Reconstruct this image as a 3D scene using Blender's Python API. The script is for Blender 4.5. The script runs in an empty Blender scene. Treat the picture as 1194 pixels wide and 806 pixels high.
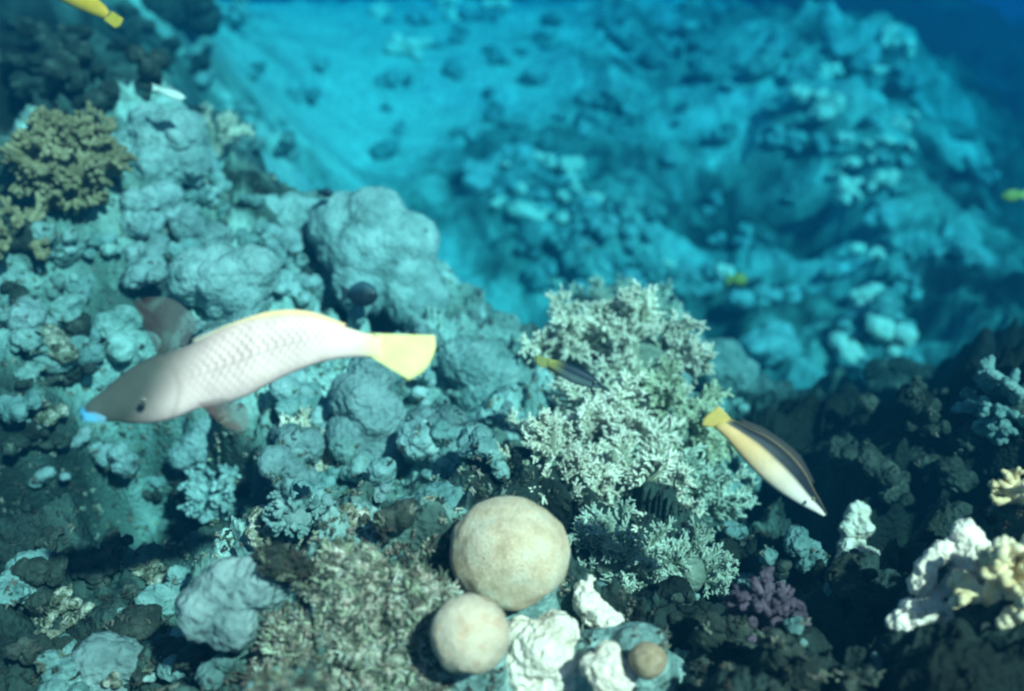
import bpy, bmesh, math, random
import numpy as np
from mathutils import Vector, Matrix
from mathutils.bvhtree import BVHTree

R = math.radians
rng = np.random.default_rng(7)
random.seed(7)
scene = bpy.context.scene
COL = scene.collection

# ------------------------------------------------------------------ camera
W0, H0, F = 1194.0, 806.0, 1250.0          # photograph size and focal length in its pixels
PITCH = R(30)
cam_d = bpy.data.cameras.new('camera')
cam = bpy.data.objects.new('camera', cam_d); COL.objects.link(cam)
cam.location = (0, 0, 0); cam.rotation_euler = (R(90) - PITCH, 0, 0)
cam_d.sensor_width = 36; cam_d.lens = 36 * F / W0
cam_d.clip_start = 0.02; cam_d.clip_end = 300
cam_d.dof.use_dof = True; cam_d.dof.focus_distance = 1.25; cam_d.dof.aperture_fstop = 2.8
scene.camera = cam
# ------------------------------------------------------------------ world, sun, exposure
SUN = Vector((0.42, -0.50, 0.76)).normalized()       # direction towards the sun
elev = math.asin(SUN.z); azim = math.atan2(SUN.x, SUN.y)
world = bpy.data.worlds.new('World'); scene.world = world; world.use_nodes = True
wn = world.node_tree
sky = wn.nodes.new('ShaderNodeTexSky'); sky.sky_type = 'NISHITA'; sky.sun_disc = False
sky.sun_elevation = elev; sky.sun_rotation = azim
bg = wn.nodes['Background']; bg.inputs['Strength'].default_value = 0.05
wn.links.new(sky.outputs[0], bg.inputs['Color'])
sun_d = bpy.data.lights.new('sun', 'SUN'); sun_d.energy = 5.0; sun_d.angle = R(1.5); sun_d.color = (1.0, 0.88, 0.76)
sun = bpy.data.objects.new('sun', sun_d); COL.objects.link(sun)
sun.rotation_euler = (-SUN).to_track_quat('-Z', 'Y').to_euler(); sun.location = SUN * 20
scene.view_settings.view_transform = 'Standard'; scene.view_settings.look = 'None'
scene.view_settings.gamma = 1; scene.view_settings.use_curve_mapping = False
scene.view_settings.exposure = 0.78
cy = scene.cycles
cy.use_denoising = True
cy.max_bounces = 5; cy.diffuse_bounces = 2; cy.glossy_bounces = 1; cy.transmission_bounces = 2
cy.volume_bounces = 1; cy.transparent_max_bounces = 8
cy.pixel_filter_type = 'BLACKMAN_HARRIS'; cy.filter_width = 2.3
cy.sample_clamp_indirect = 4

# ------------------------------------------------------------------ pixel <-> world
cp, sp = math.cos(PITCH), math.sin(PITCH)
def ray(px, py):
    u, v = (px - W0 / 2) / F, (H0 / 2 - py) / F
    return Vector((u, cp + v * sp, -sp + v * cp)).normalized()
def at(px, py, d):                 # a point d metres from the lens
    return ray(px, py) * d

# ------------------------------------------------------------------ numpy noise
def _h(*ks):
    n = np.zeros_like(ks[0], dtype=np.uint64)
    for k, m in zip(ks, (73856093, 19349663, 83492791, 2654435761)):
        n ^= (k.astype(np.int64).astype(np.uint64) * np.uint64(m)) & np.uint64(0xffffffff)
    n = ((n ^ (n >> np.uint64(15))) * np.uint64(2246822519)) & np.uint64(0xffffffff)
    n = ((n ^ (n >> np.uint64(13))) * np.uint64(3266489917)) & np.uint64(0xffffffff)
    n = n ^ (n >> np.uint64(16))
    return n.astype(np.float64) / 4294967295.0
def vnoise(p, seed=0):             # value noise, any dimension, range -1..1
    i = np.floor(p); f = p - i; f = f * f * f * (f * (f * 6 - 15) + 10)
    D = p.shape[1]; out = np.zeros(len(p))
    for c in range(1 << D):
        w = np.ones(len(p)); ks = []
        for d in range(D):
            b = (c >> d) & 1
            w = w * (f[:, d] if b else 1 - f[:, d]); ks.append(i[:, d] + b)
        ks.append(np.full(len(p), seed))
        out += w * _h(*ks)
    return out * 2 - 1
def fbm(p, o=4, seed=0, gain=.5):
    s, a, t = np.zeros(len(p)), 1.0, 0.0
    for k in range(o):
        s += a * vnoise(p * 2 ** k + 17.3 * k, seed + k); t += a; a *= gain
    return s / t
def worley(p, seed=0):             # F1, F2-F1, id
    i = np.floor(p); D = p.shape[1]
    f1 = np.full(len(p), 9.0); f2 = f1.copy(); idn = np.zeros(len(p))
    for c in range(3 ** D):
        off = [(c // 3 ** d) % 3 - 1 for d in range(D)]
        ks = [i[:, d] + off[d] for d in range(D)]
        d2 = np.zeros(len(p))
        for d in range(D):
            q = ks[d] + _h(*ks, np.full(len(p), seed * 7 + d)) - p[:, d]; d2 += q * q
        d1 = np.sqrt(d2); idc = _h(*ks, np.full(len(p), seed * 7 + 5))
        near = d1 < f1
        f2 = np.where(near, f1, np.minimum(f2, d1)); idn = np.where(near, idc, idn); f1 = np.where(near, d1, f1)
    return f1, f2 - f1, idn
def dome(f1, r=.85): return np.sqrt(np.maximum(0, 1 - (f1 / r) ** 2))

# ------------------------------------------------------------------ object helpers
def mesh_np(name, V, Fc, col=None, smooth=True):
    me = bpy.data.meshes.new(name)
    V = np.asarray(V, dtype=np.float32)
    if isinstance(Fc, np.ndarray):
        n, k = Fc.shape
        me.vertices.add(len(V)); me.vertices.foreach_set('co', V.ravel())
        me.loops.add(n * k); me.loops.foreach_set('vertex_index', Fc.astype(np.int32).ravel())
        me.polygons.add(n); me.polygons.foreach_set('loop_start', np.arange(0, n * k, k, dtype=np.int32))
        me.update(calc_edges=True)
    else:
        me.from_pydata([tuple(map(float, v)) for v in V], [], Fc); me.update()
    if smooth: me.polygons.foreach_set('use_smooth', np.ones(len(me.polygons), dtype=bool))
    if col is not None:
        a = me.color_attributes.new('tint', 'FLOAT_COLOR', 'POINT')
        c = np.ones((len(V), 4), dtype=np.float32); c[:, :3] = col
        a.data.foreach_set('color', c.ravel())
    return me
def obj(name, me, m=None, parent=None, loc=(0, 0, 0), rot=None, scl=None):
    o = bpy.data.objects.new(name, me); COL.objects.link(o)
    if m is not None and not me.materials: me.materials.append(m)
    if parent: o.parent = parent
    o.location = loc
    if rot is not None: o.rotation_euler = rot
    if scl is not None: o.scale = scl
    return o
def tag(o, label, cat, group=None):
    o['label'] = label; o['category'] = cat
    if group: o['group'] = group
    return o
def thing(name, label, cat, loc, group=None):
    o = bpy.data.objects.new(name, None); COL.objects.link(o); o.location = loc; o.empty_display_size = .05
    return tag(o, label, cat, group)
def ico(sub):
    bm = bmesh.new(); bmesh.ops.create_icosphere(bm, subdivisions=sub, radius=1)
    V = np.array([v.co[:] for v in bm.verts]); Fc = np.array([[v.index for v in f.verts] for f in bm.faces]); bm.free()
    return V, Fc
ICO = {k: ico(k) for k in (2, 3, 4, 5, 6)}

# ------------------------------------------------------------------ materials
def nodes(name):
    m = bpy.data.materials.new(name); m.use_nodes = True
    nt = m.node_tree; return m, nt, nt.nodes['Principled BSDF']
def ramp(nt, stops):
    r = nt.nodes.new('ShaderNodeValToRGB'); e = r.color_ramp.elements
    while len(e) < len(stops): e.new(.5)
    for k, (p, c) in enumerate(stops): e[k].position = p; e[k].color = (*c, 1)
    return r
def coral_mat(name, stops, scale=18, fine=160, bump=.6, bumpd=.006, rough=.85, vary=.18, tint=False, holes=False):
    m, nt, b = nodes(name); L = nt.links.new
    tc = nt.nodes.new('ShaderNodeTexCoord')
    gp = nt.nodes.new('ShaderNodeNewGeometry'); P3 = gp.outputs['Position']
    n1 = nt.nodes.new('ShaderNodeTexNoise'); n1.inputs['Scale'].default_value = scale; n1.inputs['Detail'].default_value = 8; n1.inputs['Roughness'].default_value = .68
    L(P3, n1.inputs['Vector'])
    r = ramp(nt, stops); L(n1.outputs['Fac'], r.inputs['Fac'])
    src = r.outputs['Color']
    if holes:
        vh = nt.nodes.new('ShaderNodeTexVoronoi'); vh.inputs['Scale'].default_value = 75; L(P3, vh.inputs['Vector'])
        nh = nt.nodes.new('ShaderNodeTexNoise'); nh.inputs['Scale'].default_value = 17; nh.inputs['Detail'].default_value = 6; L(P3, nh.inputs['Vector'])
        ah = nt.nodes.new('ShaderNodeMath'); ah.operation = 'MULTIPLY_ADD'; L(nh.outputs['Fac'], ah.inputs[0]); ah.inputs[1].default_value = 1.6; L(vh.outputs['Distance'], ah.inputs[2])
        rh = ramp(nt, [(.70, (.34, .38, .36)), (.88, (.85, .88, .86)), (.96, (1, 1, 1))]); L(ah.outputs[0], rh.inputs['Fac'])
        mh_ = nt.nodes.new('ShaderNodeMix'); mh_.data_type = 'RGBA'; mh_.blend_type = 'MULTIPLY'; mh_.inputs[0].default_value = 1
        L(src, mh_.inputs[6]); L(rh.outputs['Color'], mh_.inputs[7]); src = mh_.outputs[2]
    if tint:
        at_ = nt.nodes.new('ShaderNodeVertexColor'); at_.layer_name = 'tint'
        mx = nt.nodes.new('ShaderNodeMix'); mx.data_type = 'RGBA'; mx.blend_type = 'MULTIPLY'; mx.inputs[0].default_value = 1
        L(src, mx.inputs[6]); L(at_.outputs['Color'], mx.inputs[7]); src = mx.outputs[2]
    if vary:
        oi = nt.nodes.new('ShaderNodeObjectInfo')
        hv = nt.nodes.new('ShaderNodeHueSaturation')
        mr = nt.nodes.new('ShaderNodeMapRange'); mr.inputs['To Min'].default_value = 1 - vary; mr.inputs['To Max'].default_value = 1 + vary
        L(oi.outputs['Random'], mr.inputs['Value']); L(mr.outputs[0], hv.inputs['Value']); L(src, hv.inputs['Color']); src = hv.outputs['Color']
    L(src, b.inputs['Base Color'])
    b.inputs['Roughness'].default_value = rough; b.inputs['Specular IOR Level'].default_value = .15
    n2 = nt.nodes.new('ShaderNodeTexNoise'); n2.inputs['Scale'].default_value = fine; n2.inputs['Detail'].default_value = 5
    v = nt.nodes.new('ShaderNodeTexVoronoi'); v.inputs['Scale'].default_value = fine * .7
    L(P3, n2.inputs['Vector']); L(P3, v.inputs['Vector'])
    ad = nt.nodes.new('ShaderNodeMath'); ad.operation = 'ADD'; L(n2.outputs['Fac'], ad.inputs[0]); L(v.outputs['Distance'], ad.inputs[1])
    bp = nt.nodes.new('ShaderNodeBump'); bp.inputs['Strength'].default_value = bump; bp.inputs['Distance'].default_value = bumpd
    L(ad.outputs[0], bp.inputs['Height']); L(bp.outputs['Normal'], b.inputs['Normal'])
    return m
M = {}
M['rock'] = coral_mat('reef_rock', [(.30, (.05, .08, .07)), (.46, (.17, .26, .24)), (.60, (.31, .43, .40)), (.75, (.47, .60, .57))], 22, holes=True)
M['pale'] = coral_mat('pale_coral', [(.30, (.10, .17, .16)), (.50, (.25, .35, .34)), (.70, (.42, .53, .51))], 20, holes=True)
M['grey'] = coral_mat('grey_coral', [(.30, (.06, .12, .11)), (.50, (.16, .26, .25)), (.70, (.29, .39, .37))], 26, holes=True)
M['dark'] = coral_mat('shade_dark_rock', [(.32, (.008, .011, .009)), (.52, (.03, .04, .032)), (.72, (.11, .12, .10))], 24)  # near-black colour stands in for shade on the right and in corners
M['white'] = coral_mat('bleached_coral', [(.25, (.50, .36, .26)), (.45, (.82, .66, .54)), (.66, (.94, .79, .68))], 20, 150, .7, .005, vary=.04, holes=True)
M['turf'] = coral_mat('turf_rock', [(.34, (.04, .05, .03)), (.45, (.15, .15, .10)), (.54, (.38, .36, .28)), (.64, (.74, .67, .58))], 62, 260, .8, .006, holes=True)
M['lilac'] = coral_mat('lilac_crust', [(.30, (.08, .12, .12)), (.50, (.21, .285, .28)), (.72, (.36, .45, .445))], 24, holes=True)
M['tan'] = coral_mat('tan_finger_coral', [(.30, (.10, .08, .04)), (.55, (.26, .21, .12)), (.75, (.42, .34, .22))], 30, 200, .3, .003)
M['purple'] = coral_mat('purple_coral', [(.30, (.045, .032, .046)), (.55, (.11, .072, .10)), (.75, (.17, .115, .15))], 40, 200, .4, .003)
M['yellow'] = coral_mat('yellow_coral', [(.30, (.38, .24, .09)), (.50, (.80, .62, .38)), (.68, (.94, .80, .62))], 22, 160, .3, .003)
M['soft'] = coral_mat('soft_coral_polyps', [(.30, (.52, .46, .37)), (.50, (.76, .68, .59)), (.72, (.90, .81, .73))], 40, 400, .3, .002, tint=True)
M['softbase'] = coral_mat('soft_coral_stalk', [(.30, (.10, .12, .09)), (.50, (.20, .23, .18)), (.72, (.32, .34, .28))], 30)  # dark core, its colour deepening the shade between fronds

# ------------------------------------------------------------------ the seabed
# pixel, pixel, distance from the lens, tone of the rock, corner and edge shade painted in (0 dark .. 1 pale), sand (0..1)
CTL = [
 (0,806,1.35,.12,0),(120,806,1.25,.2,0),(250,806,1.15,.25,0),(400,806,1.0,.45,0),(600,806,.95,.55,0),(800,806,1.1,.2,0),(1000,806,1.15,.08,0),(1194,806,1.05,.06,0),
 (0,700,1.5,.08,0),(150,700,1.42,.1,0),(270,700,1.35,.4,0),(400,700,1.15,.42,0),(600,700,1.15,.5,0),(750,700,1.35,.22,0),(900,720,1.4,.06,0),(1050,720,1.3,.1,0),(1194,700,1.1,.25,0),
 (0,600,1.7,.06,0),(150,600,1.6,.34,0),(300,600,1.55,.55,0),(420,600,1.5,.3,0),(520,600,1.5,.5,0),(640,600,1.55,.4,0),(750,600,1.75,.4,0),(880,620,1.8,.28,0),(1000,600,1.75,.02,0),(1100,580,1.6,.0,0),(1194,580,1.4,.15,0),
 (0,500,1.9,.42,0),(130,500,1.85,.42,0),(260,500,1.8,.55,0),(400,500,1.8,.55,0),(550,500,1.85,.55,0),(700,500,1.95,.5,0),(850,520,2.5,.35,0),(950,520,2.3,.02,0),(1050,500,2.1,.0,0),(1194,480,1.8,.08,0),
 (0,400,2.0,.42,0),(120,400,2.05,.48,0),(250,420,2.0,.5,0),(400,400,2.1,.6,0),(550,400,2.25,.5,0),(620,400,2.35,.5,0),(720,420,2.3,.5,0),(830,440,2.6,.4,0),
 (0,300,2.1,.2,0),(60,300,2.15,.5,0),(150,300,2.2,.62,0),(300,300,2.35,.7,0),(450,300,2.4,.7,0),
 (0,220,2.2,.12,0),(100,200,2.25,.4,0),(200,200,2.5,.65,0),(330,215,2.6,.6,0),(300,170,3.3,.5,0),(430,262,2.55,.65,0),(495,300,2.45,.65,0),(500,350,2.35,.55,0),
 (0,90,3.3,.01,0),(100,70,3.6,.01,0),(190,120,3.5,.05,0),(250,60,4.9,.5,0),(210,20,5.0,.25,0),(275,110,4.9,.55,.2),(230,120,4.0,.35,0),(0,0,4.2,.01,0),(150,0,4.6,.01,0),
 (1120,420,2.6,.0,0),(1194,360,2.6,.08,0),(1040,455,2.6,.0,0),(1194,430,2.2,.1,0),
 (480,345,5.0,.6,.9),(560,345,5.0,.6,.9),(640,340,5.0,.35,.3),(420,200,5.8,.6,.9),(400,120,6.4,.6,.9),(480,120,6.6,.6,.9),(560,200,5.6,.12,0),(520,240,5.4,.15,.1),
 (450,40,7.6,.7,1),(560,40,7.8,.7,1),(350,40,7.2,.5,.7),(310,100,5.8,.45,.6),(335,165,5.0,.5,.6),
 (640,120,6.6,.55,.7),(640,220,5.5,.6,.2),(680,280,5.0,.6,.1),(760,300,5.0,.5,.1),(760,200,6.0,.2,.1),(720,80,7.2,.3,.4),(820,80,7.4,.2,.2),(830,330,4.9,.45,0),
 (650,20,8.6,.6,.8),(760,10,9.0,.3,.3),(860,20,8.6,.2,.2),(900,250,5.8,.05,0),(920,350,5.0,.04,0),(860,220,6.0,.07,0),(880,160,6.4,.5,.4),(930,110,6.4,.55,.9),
 (1000,100,6.2,.75,.4),(1015,200,5.6,.75,.1),(1035,300,5.0,.75,0),(1030,400,4.4,.7,0),(960,440,4.2,.4,0),(890,420,4.1,.5,0),(880,480,3.4,.45,0),(960,20,7.6,.4,.3),(1030,30,7.5,.3,.1),(1062,50,8.6,.03,0),(1085,140,7.4,.03,0),(1090,200,6.4,.06,0),  # near-black ridge tones paint its fade into the deep water
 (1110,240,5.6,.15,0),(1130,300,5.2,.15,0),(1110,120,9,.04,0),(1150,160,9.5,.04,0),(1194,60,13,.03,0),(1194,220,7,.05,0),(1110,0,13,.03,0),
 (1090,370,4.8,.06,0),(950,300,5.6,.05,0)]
pts, vals = [], []
for px, py, d, tone, sand in CTL:
    p = at(px, py, d); pts.append((math.atan2(p.x, p.y), math.log(math.hypot(p.x, p.y)))); vals.append((p.z, tone, sand))
def polar(px, r, z, tone=.2, sand=0):      # hidden ground: foot of the reef edge
    t = math.atan2((px - W0 / 2) / F, cp); pts.append((t, math.log(r))); vals.append((z, tone, sand))
for a in ((250, 3.6, -1.5), (350, 3.3, -1.9), (440, 3.0, -2.15), (530, 2.9, -2.25), (620, 3.0, -2.25), (720, 3.0, -2.2), (800, 3.1, -2.1),
          (1000, 2.9, -1.9), (1080, 3.1, -1.9), (1180, 3.4, -1.9), (1100, 3.8, -2.2), (1260, 2.2, -.95), (1300, 1.4, -.8), (-80, 2.0, -.85), (-150, 1.4, -.85), (-200, 3.0, -.8),
          (1300, 6, -2.8), (1300, 3.2, -1.8), (-300, 6, -1.0), (200, 6.5, -1.0), (60, 6, -.9)): polar(*a)
for k in range(24):
    t = -math.pi + (k + .5) * math.pi / 12
    for r_, z_ in ((.25, -.8), (40, -6.5), (16, -3.6)):
        pts.append((t, math.log(r_))); vals.append((z_, .1, 0))
    if abs(t) > 1.1: pts.append((t, math.log(2.0))); vals.append((-.95, .2, 0)); pts.append((t, math.log(6.0))); vals.append((-1.6, .2, 0))
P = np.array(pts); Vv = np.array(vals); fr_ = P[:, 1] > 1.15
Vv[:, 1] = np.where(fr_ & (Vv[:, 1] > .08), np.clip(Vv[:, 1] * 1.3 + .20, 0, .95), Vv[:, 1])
def kern(a, b): return np.sqrt(((a[:, None] - b[None]) ** 2).sum(-1) + 1e-4)
Kw = np.linalg.solve(kern(P, P) + np.eye(len(P)) * -.004, Vv[:, :1])
def base_fields(th, lr):
    q = np.stack([th, lr], 1); z = np.empty(len(q)); tn = np.empty(len(q)); sd = np.empty(len(q))
    for s in range(0, len(q), 40000):
        qq = q[s:s + 40000]; k = kern(qq, P); z[s:s + 40000] = (k @ Kw)[:, 0]
        w = np.exp(-(k / .085) ** 2) + 1e-9 / (k ** 2 + 1e-3); w /= w.sum(1, keepdims=True)
        tn[s:s + 40000] = w @ Vv[:, 1]; sd[s:s + 40000] = w @ Vv[:, 2]
    return z, tn, sd
th = np.concatenate([np.linspace(-math.pi, -.75, 60)[:-1], np.linspace(-.75, .75, 900), np.linspace(.75, math.pi, 60)[1:]])
lr = np.linspace(math.log(.25), math.log(40), 820)
NT, NR = len(th), len(lr)
TH, LR = np.meshgrid(th, lr, indexing='ij'); TH, LR = TH.ravel(), LR.ravel()
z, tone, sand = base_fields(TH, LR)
rr = np.exp(LR); X = rr * np.sin(TH); Y = rr * np.cos(TH); XY = np.stack([X, Y], 1)
wp = np.stack([fbm(XY * 6, 3, 1), fbm(XY * 6, 3, 2)], 1) * .035
near = np.clip((3.4 - rr) / .8, 0, 1); far = 1 - near
rough = 1 - np.clip(sand * 1.15 + .9 * fbm(XY * 1.3, 5, 41, .65) * (sand > .02), 0, .93)
q = XY + wp
def bumps(cell, seed):
    f1, e, i = worley(q / cell, seed); return dome(f1) * (.4 + .6 * i), i
hn = np.zeros(len(q)); tint_id = np.zeros(len(q))
for cell, amp, s in ((.36, .10, 11), (.16, .075, 12), (.068, .036, 13), (.030, .014, 14)):
    d_, i_ = bumps(cell, s); hn += amp * d_; tint_id += (i_ - .5) * .12
hf = np.zeros(len(q)); tf = np.zeros(len(q))
for cell, amp, s in ((1.1, .16, 21), (.48, .20, 22), (.22, .16, 23), (.10, .07, 24)):
    d_, i_ = bumps(cell, s); hf += amp * d_; tf += (i_ - .5) * .16
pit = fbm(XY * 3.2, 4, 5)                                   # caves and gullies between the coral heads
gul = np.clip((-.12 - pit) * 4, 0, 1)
nf = fbm(XY * 1.1, 4, 6)
gulf = np.clip((-.08 - nf) * 4, 0, 1)
z = z + near * (hn * (1 + .5 * fbm(XY * 9, 3, 55)) - .10 - .26 * gul + .06 * fbm(XY * 2.2, 3, 9) + .034 * fbm(XY * 20, 4, 56, .65)) + far * rough * (hf * .6 * (1 + .6 * fbm(XY * 3.5, 3, 57)) - .17 - .07 * gulf + .06 * fbm(XY * 7, 4, 58, .65)) + far * sand * .03 * fbm(XY * 4, 3, 8)
mot = fbm(XY * 5, 4, 61, .65); motf = fbm(XY * 2.6, 4, 62, .7)
tone = np.clip(tone * (1 + near * .1) + near * tone * (tint_id * 2.4 + .6 * pit + 1.9 * mot) + far * rough * (tf * 1.3 + .25 * nf + .95 * motf) * np.clip(tone * 4, .25, 1), 0, 1)  # pit and nf also darken the gullies, crevice shade in the colour
grn = fbm(XY * 2.5, 4, 31); lil = np.clip(fbm(XY * 4.5, 4, 33) * 2.2 - .25, 0, 1)
tone = np.where(near > .5, tone ** 1.2, tone)
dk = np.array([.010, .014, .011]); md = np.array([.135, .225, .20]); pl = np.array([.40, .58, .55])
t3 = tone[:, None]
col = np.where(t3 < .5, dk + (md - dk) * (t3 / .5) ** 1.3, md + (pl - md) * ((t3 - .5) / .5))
col = col * (1 + grn[:, None] * np.array([.25, .12, .05])) + lil[:, None] * t3 * np.array([.05, .02, .06])
sd3 = np.clip((sand * .8 + (.9 * fbm(XY * 1.3, 5, 41, .65) + .7 * fbm(XY * 3.1, 4, 43, .6)) * (sand > .02) - .26) * 2.0, 0, 1)[:, None]
col = col * (1 - sd3) + sd3 * np.array([.46, .66, .60])
V = np.stack([X, Y, z], 1)
I = np.arange(NT * NR).reshape(NT, NR)
Fq = np.stack([I[:-1, :-1], I[1:, :-1], I[1:, 1:], I[:-1, 1:]], -1).reshape(-1, 4)[:, ::-1]
# closing disc below the lens
V = np.vstack([V, [[0, 0, -.8]]]); col = np.vstack([col, [col[0]]])
c_ = len(V) - 1
Fq = np.vstack([Fq, np.stack([I[:-1, 0], I[1:, 0], I[1:, 0], np.full(NT - 1, c_)], 1)[:0]])
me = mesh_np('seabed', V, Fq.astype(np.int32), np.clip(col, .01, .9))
bmk = bmesh.new(); bmk.from_mesh(me); bmk.verts.ensure_lookup_table()
for k in range(NT - 1):
    try: f_ = bmk.faces.new((bmk.verts[int(I[k + 1, 0])], bmk.verts[int(I[k, 0])], bmk.verts[c_])); f_.smooth = True
    except ValueError: pass
bmesh.ops.remove_doubles(bmk, verts=[bmk.verts[int(i)] for i in np.concatenate([I[0], I[-1]])], dist=1e-5)
bmk.to_mesh(me); bmk.free()
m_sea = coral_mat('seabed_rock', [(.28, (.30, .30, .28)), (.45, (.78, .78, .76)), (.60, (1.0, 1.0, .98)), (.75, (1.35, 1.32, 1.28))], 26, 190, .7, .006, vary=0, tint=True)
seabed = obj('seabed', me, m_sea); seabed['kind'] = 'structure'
bpy.context.view_layer.update()
BV = BVHTree.FromObject(seabed, bpy.context.evaluated_depsgraph_get())
def hit(px, py):
    h = BV.ray_cast(Vector((0, 0, 0)), ray(px, py)); return (h[0], h[1], h[3]) if h[0] is not None else (at(px, py, 9), Vector((0, 0, 1)), 9)
def ground(x, y):
    h = BV.ray_cast(Vector((x, y, 3)), Vector((0, 0, -1))); return h[0] if h[0] is not None else Vector((x, y, -2))
FWD = Vector((0, cp, -sp)); UPC = Vector((0, sp, cp)); RT = Vector((1, 0, 0))

# ------------------------------------------------------------------ the water: one even volume round everything
hv, hf_ = [], [(0, 3, 2, 1), (4, 5, 6, 7), (0, 1, 5, 4), (1, 2, 6, 5), (2, 3, 7, 6), (3, 0, 4, 7)]
zl = float(V[:, 2].min()) - 1.0
for zz in (zl, .10):
    hv += [(-45, -45, zz), (45, -45, zz), (45, 45, zz), (-45, 45, zz)]
hz = obj('haze', mesh_np('haze', hv, hf_, smooth=False)); hz['kind'] = 'stuff'
mh = bpy.data.materials.new('sea_water_haze'); mh.use_nodes = True; nt = mh.node_tree
nt.nodes.remove(nt.nodes['Principled BSDF'])
pv = nt.nodes.new('ShaderNodeVolumePrincipled')
pv.inputs['Color'].default_value = (.002, .037, .075, 1); pv.inputs['Density'].default_value = .44
pv.inputs['Absorption Color'].default_value = (0, .615, .835, 1); pv.inputs['Anisotropy'].default_value = .1
nt.links.new(pv.outputs[0], nt.nodes['Material Output'].inputs['Volume'])
hz.data.materials.append(mh)

# ------------------------------------------------------------------ coral shapes
def lump(seed, sub=5, cell=.5, amp=.22, flat=.8, fine=.05, freq=1.3, warp=.25):
    V, Fc = ICO[sub]; V = V.copy(); o = rng.random(3) * 90 + seed
    f1, e, i = worley(V / cell + o, seed)
    f1b, _, ib = worley(V / (cell * .4) + o, seed + 3)
    r = 1 + warp * fbm(V * freq + o, 3, seed) + amp * (dome(f1, .9) - .5) * (.5 + .5 * i) + fine * dome(f1b, .9)
    V = V * r[:, None]; V[:, 2] *= flat
    return mesh_np('lump', V, Fc)
def fused(spheres, voxel, namp=.1, ncell=.3, seed=0):     # overlapping balls grown into one skin, then roughened
    Vs, Fs, n = [], [], 0
    for (x, y, zz, r, *s) in spheres:
        v, f = ICO[3]; s = s or (1, 1, 1)
        Vs.append(v * r * np.array(s) + np.array((x, y, zz))); Fs.append(f + n); n += len(v)
    t = obj('tmp', mesh_np('tmp', np.vstack(Vs), np.vstack(Fs)))
    md_ = t.modifiers.new('r', 'REMESH'); md_.mode = 'VOXEL'; md_.voxel_size = voxel
    s_ = t.modifiers.new('s', 'SMOOTH'); s_.factor = .5; s_.iterations = 4
    dg = bpy.context.evaluated_depsgraph_get()
    me = bpy.data.meshes.new_from_object(t.evaluated_get(dg)); old = t.data
    bpy.data.objects.remove(t); bpy.data.meshes.remove(old)
    n = len(me.vertices); c = np.empty(n * 3, np.float32); me.vertices.foreach_get('co', c); c = c.reshape(-1, 3).astype(float)
    nn = np.empty(n * 3, np.float32); me.vertices.foreach_get('normal', nn); nn = nn.reshape(-1, 3)
    f1, _, i = worley(c / ncell + seed * 3.3, seed); f1b, _, _ = worley(c / (ncell * .38) + seed, seed + 2)
    wq = c + .12 * np.stack([fbm(c * 2.5 + 9 * j, 3, seed + j) for j in range(3)], 1)
    f1, _, i = worley(wq / ncell + seed * 3.3, seed)
    dsp = namp * (dome(f1, .9) - .6) * (.3 + .9 * i) + namp * .35 * dome(f1b, .9) + namp * 1.5 * fbm(c / ncell * .6, 5, seed, .62) - namp * 1.3 * np.clip(fbm(c / ncell * .45 + 40, 3, seed) - .18, 0, 1)
    c = c + nn * dsp[:, None]
    me.vertices.foreach_set('co', c.astype(np.float32).ravel()); me.polygons.foreach_set('use_smooth', np.ones(len(me.polygons), dtype=bool)); me.update()
    return me
def tube(path, rad, n=6, tip=True):                       # a tapered, round-ended finger
    path = [Vector(p) for p in path]; V, Fc = [], []
    d0 = (path[1] - path[0]).normalized(); a = d0.orthogonal().normalized(); 
    for k, p in enumerate(path):
        d = (path[min(k + 1, len(path) - 1)] - path[max(k - 1, 0)]).normalized()
        a = (a - d * a.dot(d)).normalized(); b = d.cross(a)
        for j in range(n):
            t = 2 * math.pi * j / n; V.append(p + (a * math.cos(t) + b * math.sin(t)) * rad[k])
    for k in range(len(path) - 1):
        for j in range(n):
            j2 = (j + 1) % n; Fc.append((k * n + j, k * n + j2, (k + 1) * n + j2, (k + 1) * n + j))
    V.append(path[-1] + (path[-1] - path[-2]).normalized() * rad[-1] * .8); e = len(V) - 1; k = len(path) - 1
    for j in range(n): Fc.append((k * n + j, k * n + (j + 1) % n, e))
    return V, Fc
class MB:
    def __init__(s): s.V, s.F, s.C = [], [], []
    def add(s, V, Fc, c=(1, 1, 1)):
        n = len(s.V); s.V += V; s.F += [tuple(i + n for i in f) for f in Fc]
        s.C += c if isinstance(c, list) else [c] * len(V)
    def mesh(s, name, smooth=True): return mesh_np(name, [v[:] for v in s.V], s.F, np.array(s.C), smooth)
def rvec(): return Vector(rng.normal(size=3)).normalized()
def finger_branch(seed, ln=1.0, fat=.13, n=7):             # a stubby forked coral branch, unit length along +Z
    mb = MB()
    def grow(p, d, l, r, lev):
        q1 = p + d * l * .5 + rvec() * l * .08; q2 = p + d * l + rvec() * l * .1
        V, Fc = tube([p, q1, q2], [r, r * .95, r * .8], n); mb.add(V, Fc)
        if lev:
            for _ in range(random.choice((2, 3))):
                grow(p + (q2 - p) * random.uniform(.35, .85), (d + rvec() * .75).normalized(), l * random.uniform(.55, .75), r * .85, lev - 1)
    grow(Vector((0, 0, 0)), Vector((0, 0, 1)), ln * .6, fat, 2)
    return mb.mesh('branch')
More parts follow.
